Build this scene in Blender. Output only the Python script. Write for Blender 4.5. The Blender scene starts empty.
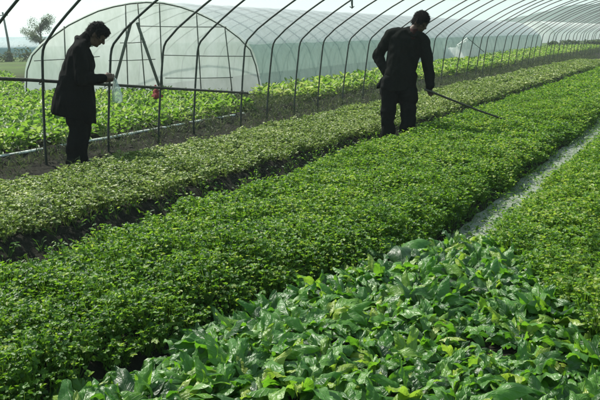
import bpy, bmesh, math, random
import numpy as np
from mathutils import Vector, Matrix

S = bpy.context.scene
COL = S.collection
R = math.radians
rng = np.random.default_rng(7)
random.seed(7)

# ------------------------------------------------------------------ camera
CAM_H = 1.38
cam_d = bpy.data.cameras.new('camera')
cam = bpy.data.objects.new('camera', cam_d)
COL.objects.link(cam)
cam_d.sensor_width = 36.0
cam_d.lens = 40.02
cam_d.clip_start = 0.05
cam_d.clip_end = 3000
M = Matrix(((0.85347928, -0.1063188, 0.51016609),
            (0.52073363, 0.21201298, -0.8269746),
            (-0.02023888, 0.97146632, 0.23631246)))
cam.matrix_world = Matrix.Translation((0, 0, CAM_H)) @ M.to_4x4()
S.camera = cam

# ------------------------------------------------------------------ light
SUN_EL = 50.0
sdx, sdy = -0.964, 0.217
sun_dir = Vector((sdx, sdy, 0)).normalized() * math.cos(R(SUN_EL)) + Vector((0, 0, math.sin(R(SUN_EL))))
W = bpy.data.worlds.new('World')
S.world = W
W.use_nodes = True
nt = W.node_tree
nt.nodes.clear()
sky = nt.nodes.new('ShaderNodeTexSky')
sky.sky_type = 'NISHITA'
sky.sun_disc = False
sky.sun_elevation = R(SUN_EL)
sky.sun_rotation = math.atan2(sdx, sdy)
sky.air_density = 1.0
sky.dust_density = 1.5
sky.ozone_density = 1.0
bg = nt.nodes.new('ShaderNodeBackground')
bg.inputs['Strength'].default_value = 0.105
wo = nt.nodes.new('ShaderNodeOutputWorld')
veil = nt.nodes.new('ShaderNodeMix'); veil.data_type = 'RGBA'
veil.inputs[0].default_value = 0.55
veil.inputs[7].default_value = (2.95, 4.55, 4.35, 1)      # milky overcast, in the sky's own units
nt.links.new(sky.outputs[0], veil.inputs[6])
nt.links.new(veil.outputs[2], bg.inputs[0])
nt.links.new(bg.outputs[0], wo.inputs[0])
sl = bpy.data.lights.new('sun', 'SUN')
sl.energy = 5.0
sl.angle = R(0.55)
sl.color = (1.0, 0.96, 0.87)
so = bpy.data.objects.new('sun', sl)
COL.objects.link(so)
so.rotation_euler = sun_dir.to_track_quat('Z', 'Y').to_euler()
so.location = (0, 0, 20)
S.view_settings.view_transform = 'Standard'
S.view_settings.look = 'None'
S.view_settings.exposure = 0.88
S.view_settings.gamma = 1.0
S.view_settings.use_curve_mapping = False
S.render.engine = 'CYCLES'
S.cycles.max_bounces = 8
S.cycles.transparent_max_bounces = 24


# ------------------------------------------------------------------ helpers
def tag(o, label=None, cat=None, group=None, kind=None):
    if label: o['label'] = label
    if cat: o['category'] = cat
    if group: o['group'] = group
    if kind: o['kind'] = kind
    return o


def link(name, me, mat=None, parent=None):
    o = bpy.data.objects.new(name, me)
    COL.objects.link(o)
    if mat is not None and me is not None and not me.materials:
        me.materials.append(mat)
    if parent is not None:
        o.parent = parent
    return o


def empty(name, loc=(0, 0, 0), rz=0.0):
    o = bpy.data.objects.new(name, None)
    COL.objects.link(o)
    o.location = loc
    o.rotation_euler = (0, 0, rz)
    o.empty_display_size = 0.1
    return o


def np_mesh(name, V, Q=None, T=None, attrs=None, smooth=True):
    me = bpy.data.meshes.new(name)
    V = np.asarray(V, np.float32)
    loops, starts, tot = [], [], 0
    if Q is not None and len(Q):
        Q = np.asarray(Q, np.int32)
        loops.append(Q.ravel()); starts.append(np.arange(len(Q)) * 4); tot = len(Q) * 4
    if T is not None and len(T):
        T = np.asarray(T, np.int32)
        loops.append(T.ravel()); starts.append(tot + np.arange(len(T)) * 3)
    loops = np.concatenate(loops).astype(np.int32)
    starts = np.concatenate(starts).astype(np.int32)
    me.vertices.add(len(V)); me.vertices.foreach_set('co', V.ravel())
    me.loops.add(len(loops)); me.loops.foreach_set('vertex_index', loops)
    me.polygons.add(len(starts)); me.polygons.foreach_set('loop_start', starts)
    me.update(calc_edges=True)
    if smooth:
        me.polygons.foreach_set('use_smooth', np.ones(len(starts), bool))
    for k, v in (attrs or {}).items():
        a = me.attributes.new(k, 'FLOAT', 'POINT')
        a.data.foreach_set('value', np.asarray(v, np.float32))
    me.validate()
    return me


class Geo:
    """collects plain shapes into one mesh"""
    def __init__(self):
        self.v, self.f = [], []

    def add(self, vs, fs):
        n = len(self.v)
        self.v += [tuple(p) for p in vs]
        self.f += [tuple(i + n for i in f) for f in fs]

    def tube(self, pts, rad, sides=8, caps=True):
        pts = [Vector(p) for p in pts]
        if not hasattr(rad, '__len__'): rad = [rad] * len(pts)
        rings, up = [], None
        for i, p in enumerate(pts):
            d = (pts[min(i + 1, len(pts) - 1)] - pts[max(i - 1, 0)]).normalized()
            if up is None:
                up = Vector((0, 0, 1)) if abs(d.z) < 0.9 else Vector((1, 0, 0))
            a = (up - d * up.dot(d)).normalized()
            b = d.cross(a)
            up = a
            rings.append([p + (a * math.cos(2 * math.pi * k / sides) + b * math.sin(2 * math.pi * k / sides)) * rad[i] for k in range(sides)])
        vs = [q for r_ in rings for q in r_]
        fs = []
        for i in range(len(rings) - 1):
            for k in range(sides):
                k2 = (k + 1) % sides
                fs.append((i * sides + k, i * sides + k2, (i + 1) * sides + k2, (i + 1) * sides + k))
        if caps:
            fs.append(tuple(reversed(range(sides))))
            fs.append(tuple(range((len(rings) - 1) * sides, len(rings) * sides)))
        self.add(vs, fs)

    def capsule(self, p0, p1, r0, r1, sides=14, n=5):
        """tapered rod with round ends"""
        p0, p1 = Vector(p0), Vector(p1)
        d = (p1 - p0).normalized()
        pts, rr = [], []
        for k in range(n + 1):
            t = math.pi / 2 * (1 - k / n)
            pts.append(p0 - d * r0 * math.sin(t)); rr.append(max(r0 * math.cos(t), 1e-4))
        for k in range(n + 1):
            t = math.pi / 2 * (k / n)
            pts.append(p1 + d * r1 * math.sin(t)); rr.append(max(r1 * math.cos(t), 1e-4))
        self.tube(pts, rr, sides)

    def loft(self, secs, sides=28):
        """secs: (cx, cy, cz, rx, ry, tilt_x, tilt_y) ellipses"""
        vs, fs = [], []
        for s in secs:
            cx, cy, cz, rx, ry = s[:5]
            tx = s[5] if len(s) > 5 else 0.0
            ty = s[6] if len(s) > 6 else 0.0
            for k in range(sides):
                a = 2 * math.pi * k / sides
                x, y = rx * math.cos(a), ry * math.sin(a)
                vs.append((cx + x, cy + y, cz + tx * x + ty * y))
        for i in range(len(secs) - 1):
            for k in range(sides):
                k2 = (k + 1) % sides
                fs.append((i * sides + k, i * sides + k2, (i + 1) * sides + k2, (i + 1) * sides + k))
        fs.append(tuple(reversed(range(sides))))
        fs.append(tuple(range((len(secs) - 1) * sides, len(secs) * sides)))
        self.add(vs, fs)

    def ball(self, c, r, rot=None, seg=18, ring=12):
        if not hasattr(r, '__len__'): r = (r, r, r)
        vs, fs = [], []
        vs.append(Vector((0, 0, r[2])))
        for i in range(1, ring):
            t = math.pi * i / ring
            for k in range(seg):
                a = 2 * math.pi * k / seg
                vs.append(Vector((r[0] * math.sin(t) * math.cos(a), r[1] * math.sin(t) * math.sin(a), r[2] * math.cos(t))))
        vs.append(Vector((0, 0, -r[2])))
        for k in range(seg):
            fs.append((0, 1 + k, 1 + (k + 1) % seg))
        for i in range(ring - 2):
            for k in range(seg):
                a = 1 + i * seg + k; b = 1 + i * seg + (k + 1) % seg
                fs.append((a, a + seg, b + seg, b))
        l = len(vs) - 1; o = 1 + (ring - 2) * seg
        for k in range(seg):
            fs.append((l, o + (k + 1) % seg, o + k))
        c = Vector(c)
        vs = [(rot @ v if rot else v) + c for v in vs]
        self.add(vs, fs)

    def box(self, lo, hi):
        x0, y0, z0 = lo; x1, y1, z1 = hi
        self.add([(x0, y0, z0), (x1, y0, z0), (x1, y1, z0), (x0, y1, z0), (x0, y0, z1), (x1, y0, z1), (x1, y1, z1), (x0, y1, z1)],
                 [(0, 3, 2, 1), (4, 5, 6, 7), (0, 1, 5, 4), (1, 2, 6, 5), (2, 3, 7, 6), (3, 0, 4, 7)])

    def mesh(self, name, smooth=True):
        me = bpy.data.meshes.new(name)
        me.from_pydata(self.v, [], self.f)
        bm = bmesh.new(); bm.from_mesh(me)
        bmesh.ops.recalc_face_normals(bm, faces=bm.faces)
        bm.to_mesh(me); bm.free()
        if smooth:
            me.polygons.foreach_set('use_smooth', [True] * len(me.polygons))
        return me

    def build(self, name, mat, parent=None, smooth=True):
        return link(name, self.mesh(name, smooth), mat, parent)

    def fused(self, name, mat, parent=None, voxel=0.01, smooth=4, wrinkle=None):
        """one continuous surface out of the collected shapes"""
        me = self.mesh(name)
        o = bpy.data.objects.new('tmp', me); COL.objects.link(o)
        m = o.modifiers.new('r', 'REMESH'); m.mode = 'VOXEL'; m.voxel_size = voxel
        if smooth:
            s = o.modifiers.new('s', 'SMOOTH'); s.factor = 0.5; s.iterations = smooth
        dg = bpy.context.evaluated_depsgraph_get()
        me2 = bpy.data.meshes.new_from_object(o.evaluated_get(dg))
        bpy.data.objects.remove(o)
        me2.name = name
        if wrinkle:
            n = len(me2.vertices)
            co = np.empty(n * 3, np.float32); me2.vertices.foreach_get('co', co); co = co.reshape(-1, 3)
            no = np.empty(n * 3, np.float32); me2.vertices.foreach_get('normal', no); no = no.reshape(-1, 3)
            co += no * wrinkle(co)[:, None].astype(np.float32)
            me2.vertices.foreach_set('co', co.ravel()); me2.update()
        me2.polygons.foreach_set('use_smooth', [True] * len(me2.polygons))
        me2.materials.clear()
        return link(name, me2, mat, parent)


def vnoise(x, y, seed=0):
    """smooth value noise on numpy arrays"""
    x = np.asarray(x, float); y = np.asarray(y, float)
    xi = np.floor(x).astype(np.int64); yi = np.floor(y).astype(np.int64)
    fx, fy = x - xi, y - yi
    fx = fx * fx * (3 - 2 * fx); fy = fy * fy * (3 - 2 * fy)
    def h(a, b):
        n = (a * 374761393 + b * 668265263 + seed * 974634777) & 0x7fffffff
        n = ((n ^ (n >> 13)) * 1274126177) & 0x7fffffff
        return ((n ^ (n >> 16)) & 0xffff) / 65535.0
    return (h(xi, yi) * (1 - fx) + h(xi + 1, yi) * fx) * (1 - fy) + (h(xi, yi + 1) * (1 - fx) + h(xi + 1, yi + 1) * fx) * fy


# ------------------------------------------------------------------ materials
def new_mat(name):
    m = bpy.data.materials.new(name)
    m.use_nodes = True
    n = m.node_tree
    n.nodes.clear()
    out = n.nodes.new('ShaderNodeOutputMaterial')
    return m, n, out


def P(n, col=None, rough=0.6, spec=0.5, metal=0.0):
    b = n.nodes.new('ShaderNodeBsdfPrincipled')
    if col is not None: b.inputs['Base Color'].default_value = (*col, 1)
    b.inputs['Roughness'].default_value = rough
    b.inputs['Specular IOR Level'].default_value = spec
    b.inputs['Metallic'].default_value = metal
    return b


def ramp(n, src, stops):
    r = n.nodes.new('ShaderNodeValToRGB')
    e = r.color_ramp.elements
    while len(e) < len(stops): e.new(0.5)
    for el, (p, c) in zip(e, stops):
        el.position = p; el.color = (*c, 1)
    n.links.new(src, r.inputs[0])
    return r.outputs[0]


def noise(n, scale, detail=4, vec=None, rough=0.55):
    t = n.nodes.new('ShaderNodeTexNoise')
    t.inputs['Scale'].default_value = scale
    t.inputs['Detail'].default_value = detail
    t.inputs['Roughness'].default_value = rough
    if vec is None:
        g = n.nodes.new('ShaderNodeTexCoord'); vec = g.outputs['Object']
    n.links.new(vec, t.inputs['Vector'])
    return t.outputs['Fac']


def attr(n, name):
    a = n.nodes.new('ShaderNodeAttribute'); a.attribute_name = name
    return a.outputs['Fac']


def math_(n, op, a, b=None, c=None):
    m = n.nodes.new('ShaderNodeMath'); m.operation = op
    for i, v in enumerate((a, b, c)):
        if v is None: continue
        if isinstance(v, (int, float)): m.inputs[i].default_value = v
        else: n.links.new(v, m.inputs[i])
    return m.outputs[0]


def bump(n, h, strength, dist, to):
    b = n.nodes.new('ShaderNodeBump')
    b.inputs['Strength'].default_value = strength
    b.inputs['Distance'].default_value = dist
    n.links.new(h, b.inputs['Height'])
    for t in to: n.links.new(b.outputs[0], t.inputs['Normal'])


def mixs(n, f, a, b):
    m = n.nodes.new('ShaderNodeMixShader')
    if isinstance(f, (int, float)): m.inputs[0].default_value = f
    else: n.links.new(f, m.inputs[0])
    n.links.new(a, m.inputs[1]); n.links.new(b, m.inputs[2])
    return m.outputs[0]


def plain(name, col, rough=0.6, spec=0.4, var=0.25, scale=12.0, bmp=0.0, metal=0.0):
    m, n, out = new_mat(name)
    b = P(n, col, rough, spec, metal)
    f = noise(n, scale, 5)
    lo = tuple(c * (1 - var) for c in col); hi = tuple(min(1, c * (1 + var)) for c in col)
    n.links.new(ramp(n, f, [(0.3, lo), (0.7, hi)]), b.inputs['Base Color'])
    if bmp: bump(n, f, 0.6, bmp, [b])
    n.links.new(b.outputs[0], out.inputs[0])
    return m


def leaf_mat(name, stops, trans, rough=0.42, spec=0.5, tmix=0.35):
    """foliage: per-leaf tint attribute, sheen and light passing through"""
    m, n, out = new_mat(name)
    a = attr(n, 'tint')
    col = ramp(n, a, stops)
    b = P(n, None, rough, spec)
    n.links.new(col, b.inputs['Base Color'])
    t = n.nodes.new('ShaderNodeBsdfTranslucent')
    n.links.new(ramp(n, a, trans), t.inputs[0])
    n.links.new(mixs(n, tmix, b.outputs[0], t.outputs[0]), out.inputs[0])
    return m


MAT = {}
# soil
m, n, out = new_mat('soil')
g = n.nodes.new('ShaderNodeTexCoord')
b = P(n, None, 1.0, 0.08)
f1 = noise(n, 3.0, 8, g.outputs['Object'], 0.65)
f2 = noise(n, 28.0, 6, g.outputs['Object'], 0.7)
mx = math_(n, 'MULTIPLY_ADD', f2, 0.5, math_(n, 'MULTIPLY', f1, 0.5))
soilc = ramp(n, mx, [(0.35, (0.008, 0.008, 0.006)), (0.5, (0.018, 0.018, 0.013)), (0.66, (0.050, 0.050, 0.038))])
gr = ramp(n, noise(n, 0.35, 8, g.outputs['Object'], 0.7), [(0.36, (0.07, 0.075, 0.04)), (0.5, (0.055, 0.095, 0.028)), (0.66, (0.10, 0.12, 0.045))])
mc = n.nodes.new('ShaderNodeMix'); mc.data_type = 'RGBA'
n.links.new(attr(n, 'grass'), mc.inputs[0]); n.links.new(soilc, mc.inputs[6]); n.links.new(gr, mc.inputs[7])
n.links.new(mc.outputs[2], b.inputs['Base Color'])
bump(n, f2, 0.9, 0.03, [b])
n.links.new(b.outputs[0], out.inputs[0])
MAT['soil'] = m
# silty path
m, n, out = new_mat('silt')
g = n.nodes.new('ShaderNodeTexCoord')
b = P(n, None, 0.6, 0.4)
f1 = noise(n, 5.0, 8, g.outputs['Object'], 0.7)
f2 = noise(n, 45.0, 6, g.outputs['Object'], 0.75)
mx = math_(n, 'MULTIPLY_ADD', f2, 0.45, math_(n, 'MULTIPLY', f1, 0.55))
n.links.new(ramp(n, mx, [(0.34, (0.07, 0.082, 0.058)), (0.46, (0.13, 0.15, 0.112)), (0.64, (0.21, 0.24, 0.19))]), b.inputs['Base Color'])
bump(n, f2, 0.35, 0.01, [b])
n.links.new(b.outputs[0], out.inputs[0])
MAT['silt'] = m

MAT['celery'] = leaf_mat('celery_leaf',
    [(0.0, (0.022, 0.074, 0.009)), (0.5, (0.066, 0.158, 0.014)), (0.85, (0.138, 0.240, 0.028)), (1.0, (0.26, 0.32, 0.10))],
    [(0.0, (0.08, 0.20, 0.01)), (0.6, (0.22, 0.42, 0.02)), (1.0, (0.40, 0.52, 0.06))], 0.5, 0.32, 0.42)
MAT['pale'] = leaf_mat('pale_leaf',
    [(0.0, (0.050, 0.086, 0.014)), (0.5, (0.138, 0.192, 0.042)), (0.85, (0.225, 0.275, 0.085)), (1.0, (0.36, 0.38, 0.18))],
    [(0.0, (0.12, 0.20, 0.03)), (0.6, (0.25, 0.38, 0.06)), (1.0, (0.42, 0.50, 0.15))], 0.5, 0.4, 0.32)
MAT['lettuce'] = leaf_mat('lettuce_leaf',
    [(0.0, (0.035, 0.085, 0.014)), (0.5, (0.085, 0.16, 0.025)), (0.85, (0.15, 0.23, 0.04)), (1.0, (0.30, 0.34, 0.13))],
    [(0.0, (0.10, 0.26, 0.02)), (0.6, (0.24, 0.42, 0.04)), (1.0, (0.45, 0.55, 0.15))], 0.5, 0.3, 0.4)
MAT['weed'] = leaf_mat('weed_leaf',
    [(0.0, (0.022, 0.040, 0.015)), (0.5, (0.046, 0.068, 0.028)), (0.85, (0.085, 0.095, 0.05)), (1.0, (0.20, 0.19, 0.12))],
    [(0.0, (0.04, 0.08, 0.02)), (1.0, (0.14, 0.18, 0.06))], 0.7, 0.3, 0.25)
MAT['tree_leaf'] = leaf_mat('tree_leaf',
    [(0.0, (0.026, 0.054, 0.028)), (0.6, (0.048, 0.088, 0.044)), (1.0, (0.09, 0.13, 0.06))],
    [(0.0, (0.06, 0.09, 0.03)), (1.0, (0.16, 0.22, 0.07))], 0.55, 0.35, 0.3)

# broad glossy greens
m, n, out = new_mat('broad_leaf')
oi = n.nodes.new('ShaderNodeObjectInfo')
tint = math_(n, 'ADD', attr(n, 'tint'), math_(n, 'MULTIPLY', math_(n, 'SUBTRACT', oi.outputs['Random'], 0.5), 0.25))
ac, al = attr(n, 'across'), attr(n, 'along')
absa = math_(n, 'ABSOLUTE', ac)
mid = math_(n, 'SUBTRACT', 1.0, math_(n, 'SMOOTH_MIN', math_(n, 'MULTIPLY', absa, 11.0), 1.0, 0.2))
vv = math_(n, 'ABSOLUTE', math_(n, 'SINE', math_(n, 'MULTIPLY', math_(n, 'SUBTRACT', al, math_(n, 'MULTIPLY', absa, 0.22)), 30.0)))
vein = math_(n, 'POWER', math_(n, 'SUBTRACT', 1.0, vv), 3.0)
vall = math_(n, 'MAXIMUM', mid, math_(n, 'MULTIPLY', vein, 0.45))
base = ramp(n, tint, [(0.0, (0.011, 0.042, 0.007)), (0.5, (0.036, 0.128, 0.012)), (0.85, (0.085, 0.205, 0.018)), (1.0, (0.20, 0.27, 0.03))])
mc = n.nodes.new('ShaderNodeMix'); mc.data_type = 'RGBA'
n.links.new(math_(n, 'MULTIPLY', vall, 0.3), mc.inputs[0]); n.links.new(base, mc.inputs[6]); mc.inputs[7].default_value = (0.16, 0.25, 0.10, 1)
b = P(n, None, 0.45, 0.6)
n.links.new(mc.outputs[2], b.inputs['Base Color'])
tr = n.nodes.new('ShaderNodeBsdfTranslucent')
n.links.new(ramp(n, tint, [(0.0, (0.07, 0.24, 0.015)), (0.6, (0.18, 0.46, 0.02)), (1.0, (0.38, 0.60, 0.05))]), tr.inputs[0])
pk = noise(n, 48.0, 3)
hh = math_(n, 'SUBTRACT', math_(n, 'MULTIPLY', pk, 1.2), math_(n, 'MULTIPLY', vall, 0.5))
bump(n, hh, 0.65, 0.006, [b, tr])
n.links.new(mixs(n, 0.36, b.outputs[0], tr.outputs[0]), out.inputs[0])
MAT['broad'] = m

MAT['steel'] = plain('dark_pipe', (0.035, 0.045, 0.038), 0.5, 0.5, 0.5, 30.0, 0.001)
MAT['pole_wood'] = plain('weathered_pole', (0.05, 0.048, 0.036), 0.7, 0.3, 0.4, 25.0, 0.002)
MAT['frame_wood'] = plain('frame_wood', (0.075, 0.085, 0.062), 0.7, 0.3, 0.4, 20.0, 0.002)
MAT['rib'] = plain('rib_pipe', (0.30, 0.34, 0.30), 0.5, 0.4, 0.2)
MAT['bark'] = plain('bark', (0.045, 0.040, 0.032), 0.85, 0.2, 0.4, 15.0, 0.01)
MAT['concrete'] = plain('old_concrete', (0.12, 0.125, 0.12), 0.85, 0.2, 0.3, 8.0)
MAT['skin'] = plain('skin', (0.075, 0.042, 0.028), 0.6, 0.3, 0.15, 30.0)
MAT['hair'] = plain('black_hair', (0.006, 0.006, 0.006), 0.9, 0.12, 0.4, 90.0, 0.004)
MAT['coat'] = plain('black_cloth', (0.004, 0.0048, 0.0048), 0.95, 0.05, 0.3, 60.0, 0.002)
MAT['jacket'] = plain('dark_jacket', (0.006, 0.0075, 0.0065), 0.95, 0.05, 0.3, 60.0, 0.002)
MAT['trouser'] = plain('dark_trousers', (0.005, 0.0062, 0.006), 0.95, 0.05, 0.3, 60.0, 0.002)
MAT['shoe'] = plain('dark_shoe', (0.012, 0.011, 0.010), 0.6, 0.3, 0.3)
MAT['red_knit'] = plain('dark_red_knit', (0.028, 0.010, 0.009), 0.9, 0.1, 0.3, 80.0, 0.002)
MAT['shirt'] = plain('pale_shirt', (0.42, 0.45, 0.43), 0.8, 0.2, 0.1)
MAT['eye'] = plain('eye', (0.03, 0.025, 0.02), 0.2, 0.5, 0.2)
MAT['red_cloth'] = plain('red_plastic', (0.15, 0.018, 0.014), 0.8, 0.2, 0.3, 20.0, 0.006)
MAT['white_sheet'] = plain('white_sheet', (0.52, 0.58, 0.54), 0.55, 0.4, 0.3, 9.0, 0.02)
MAT['roof_dark'] = plain('dark_roof', (0.045, 0.060, 0.052), 0.8, 0.2, 0.4, 5.0, 0.02)
MAT['strip'] = plain('pale_sheet_edge', (0.36, 0.40, 0.36), 0.5, 0.4, 0.5, 7.0, 0.006)


def film_mat(name, col, clear, trans=0.55, rough=0.25, gloss=0.12, wr=6.0, streak=0.5, fres=0.5):
    """translucent greenhouse plastic, dusty and creased"""
    m, n, out = new_mat(name)
    g = n.nodes.new('ShaderNodeTexCoord')
    mp = n.nodes.new('ShaderNodeMapping'); mp.inputs['Scale'].default_value = (1, 1, 0.35)
    n.links.new(g.outputs['Object'], mp.inputs[0])
    f = noise(n, wr, 7, mp.outputs[0], 0.65)
    c = ramp(n, f, [(0.3, tuple(x * (1 - 0.3 * streak) for x in col)), (0.7, tuple(min(1, x * (1 + 0.25 * streak)) for x in col))])
    d = n.nodes.new('ShaderNodeBsdfDiffuse'); n.links.new(c, d.inputs[0])
    t = n.nodes.new('ShaderNodeBsdfTranslucent'); n.links.new(c, t.inputs[0])
    gl = n.nodes.new('ShaderNodeBsdfGlossy'); gl.inputs['Roughness'].default_value = rough
    tp = n.nodes.new('ShaderNodeBsdfTransparent'); tp.inputs[0].default_value = (0.82, 0.9, 0.85, 1)
    bump(n, noise(n, wr * 0.8, 4, mp.outputs[0]), 0.5, 0.05, [d, t, gl])
    body = mixs(n, trans, d.outputs[0], t.outputs[0])
    lw = n.nodes.new('ShaderNodeLayerWeight'); lw.inputs[0].default_value = 0.25
    body = mixs(n, math_(n, 'MULTIPLY_ADD', lw.outputs['Fresnel'], fres, gloss), body, gl.outputs[0])
    cf = math_(n, 'MULTIPLY', math_(n, 'SUBTRACT', 1.0, lw.outputs['Facing']), clear)
    n.links.new(mixs(n, cf, body, tp.outputs[0]), out.inputs[0])
    return m


MAT['film_roof'] = film_mat('roof_plastic', (0.96, 0.98, 0.95), 0.42, 0.72, 0.35, 0.1)
MAT['film_end'] = film_mat('end_plastic', (0.93, 0.97, 0.90), 0.30, trans=0.72, wr=3.0, gloss=0.05, fres=0.2, streak=0.9)
MAT['film_side'] = film_mat('side_netting', (0.46, 0.55, 0.49), 0.30, 0.4, 0.5, 0.02, fres=0.12)
MAT['film_blue'] = film_mat('bluish_plastic', (0.30, 0.42, 0.44), 0.05, 0.4, 0.6, 0.0, fres=0.05)
MAT['film_white'] = film_mat('white_plastic', (0.72, 0.82, 0.83), 0.1, 0.45)
MAT['sheet'] = film_mat('pale_sheeting', (0.93, 0.97, 0.94), 0.0, 0.62, 0.4, 0.02, 5.0, 0.6, 0.1)
MAT['bag'] = film_mat('bag_plastic', (0.62, 0.70, 0.68), 0.7, 0.6, 0.2, 0.15, 18.0)


# ------------------------------------------------------------------ ground
def sstep(a, b, x):
    t = np.clip((x - a) / (b - a), 0, 1)
    return t * t * (3 - 2 * t)


def bump_bed(x, a, b_, e=0.12):
    return sstep(a - e, a + e, x) * (1 - sstep(b_ - e, b_ + e, x))


A_END, B_END = 32.0, 62.0


def veg_edge(x):        # front edge (largest Y) of the broad-leaf patch
    return np.where(x < -1.0, 3.95, 3.95 - (x + 1.0) * 1.55)


def mid_edge(y):        # near edge of the middle bed, curving in towards the viewer
    return np.interp(np.asarray(y, float), [1.0, 2.3, 2.9, 3.45, 4.2, 12.0], [-1.98, -1.95, -1.79, -1.56, -1.47, -1.53])


def ground_z(x, y):
    x = np.asarray(x, float); y = np.asarray(y, float)
    near = sstep(-12, -2, y)
    z = 0.125 * bump_bed(x, -5.30, -3.74) * (1 - sstep(A_END - 1, A_END + 1, y))
    z = z + 0.125 * bump_bed(x, -3.16, mid_edge(np.maximum(y, 0.5)) - 0.10) * (1 - sstep(B_END - 2, B_END + 2, y))
    d = 0.12 * bump_bed(x, -1.05, 3.2) * (1 - sstep(B_END - 2, B_END + 2, y))
    v = 0.09 * sstep(0.02, 0.22, x - mid_edge(np.maximum(y, 0.5)) - 0.06) * (1 - sstep(2.9, 3.1, x))
    s = sstep(-0.15, 0.15, y - veg_edge(x))
    z = z + d * s + v * (1 - s)
    z = z + 0.10 * (1 - sstep(-6.98, -6.72, x)) * sstep(-400, -7.3, x + 0 * y)
    z = z - 0.055 * bump_bed(x, -1.47, -1.18, 0.07) * sstep(3.6, 4.1, y)
    z = z + (vnoise(x * 3, y * 3, 3) - 0.5) * 0.035 * sstep(-30, -8, x) + (vnoise(x * 9, y * 9, 5) - 0.5) * 0.03 * sstep(-14, -8, x) * (1 - sstep(25, 40, y))
    clod = sstep(-7.6, -6.9, x) * (1 - sstep(-5.6, -5.2, x)) + bump_bed(x, -3.75, -3.1)
    z = z + (vnoise(x * 13 + y * 3, y * 13 - x * 3, 61) - 0.4) * 0.06 * clod * (1 - sstep(25, 40, y))
    return z * near


def axis_pts(lo, hi, step, end, far):
    pts = list(np.arange(lo, hi + 1e-6, step))
    p, s = hi, step
    while p < end:
        s *= 1.22; p += s; pts.append(p)
    p, s = lo, step
    q = []
    while p > far:
        s *= 1.22; p -= s; q.append(p)
    return np.array(q[::-1] + pts)


gx = axis_pts(-8.0, 1.5, 0.05, 900, -900)
gy = axis_pts(0.0, 16.0, 0.09, 1500, -300)
GX, GY = np.meshgrid(gx, gy)
GZ = ground_z(GX, GY)
nx, ny = len(gx), len(gy)
idx = np.arange(nx * ny).reshape(ny, nx)
Q = np.stack([idx[:-1, :-1], idx[:-1, 1:], idx[1:, 1:], idx[1:, :-1]], -1).reshape(-1, 4)
V = np.stack([GX, GY, GZ], -1).reshape(-1, 3)
grass = np.clip(sstep(-7.5, -16, GX) * 0.0 + (1 - sstep(-30, -20, GX)) + sstep(62, 75, GY) + sstep(3.0, 5.0, GX), 0, 1).ravel()
tag(link('ground', np_mesh('ground', V, Q, attrs={'grass': grass}), MAT['soil']), kind='structure')

# pale silty path between bed and right bed
py = np.concatenate([np.arange(4.0, 20, 0.08), np.arange(20, 62, 0.4)])
us = np.linspace(0, 1, 9)
PV = []
for yv in py:
    l = -1.60 + 0.0 * (vnoise(yv * 2.2, 0.5, 11) - 0.5) + 0.06 * (vnoise(yv * 7, 0.5, 12) - 0.5)
    r = -1.06 + 0.0 * (vnoise(yv * 2.0, 3.5, 13) - 0.5) + 0.06 * (vnoise(yv * 6, 1.5, 14) - 0.5)
    xs = l + (r - l) * us
    zz = ground_z(xs, np.full(9, yv))
    PV.append(np.stack([xs, np.full(9, yv), -0.022 + 0.016 * vnoise(xs * 5 + yv * 1.7, yv * 3.1 - xs * 2.3, 17) + 0.012 * vnoise(xs * 15 + yv * 5, yv * 11 - xs * 7, 18) + 0 * zz], -1))
PV = np.concatenate(PV)
idx = np.arange(len(py) * 9).reshape(-1, 9)
Q = np.stack([idx[:-1, :-1], idx[:-1, 1:], idx[1:, 1:], idx[1:, :-1]], -1).reshape(-1, 4)
tag(link('path', np_mesh('path', PV, Q), MAT['silt']), kind='structure')

# distant wooded hill
hx = np.linspace(-1000, 500, 360)
hills_v = []
rows = 16
for j in range(rows):
    t = j / (rows - 1)
    for x in hx:
        D = 420.0 + 0.10 * x
        prof = 5.0 + 19.0 * math.exp(-((x + 25) / 85.0) ** 2) + 9.0 * math.exp(-((x - 170) / 90.0) ** 2) + 2.5 * float(vnoise(x * 0.03, 2.2, 4)) + 1.6 * float(vnoise(x * 0.16, 2.2, 8))
        zz = prof * math.sin(t * math.pi / 2) + (1.2 * float(vnoise(x * 0.3, t * 14, 5)) * (0.3 + t))
        hills_v.append((x, D + 90 * t, zz - 1.0))
idx = np.arange(rows * len(hx)).reshape(rows, -1)
Q = np.stack([idx[:-1, :-1], idx[:-1, 1:], idx[1:, 1:], idx[1:, :-1]], -1).reshape(-1, 4)
MAT['hill'] = plain('wooded_hill', (0.028, 0.055, 0.040), 0.9, 0.1, 0.5, 0.15)
tag(link('hills', np_mesh('hills', np.array(hills_v), Q), MAT['hill']), kind='structure')


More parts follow.
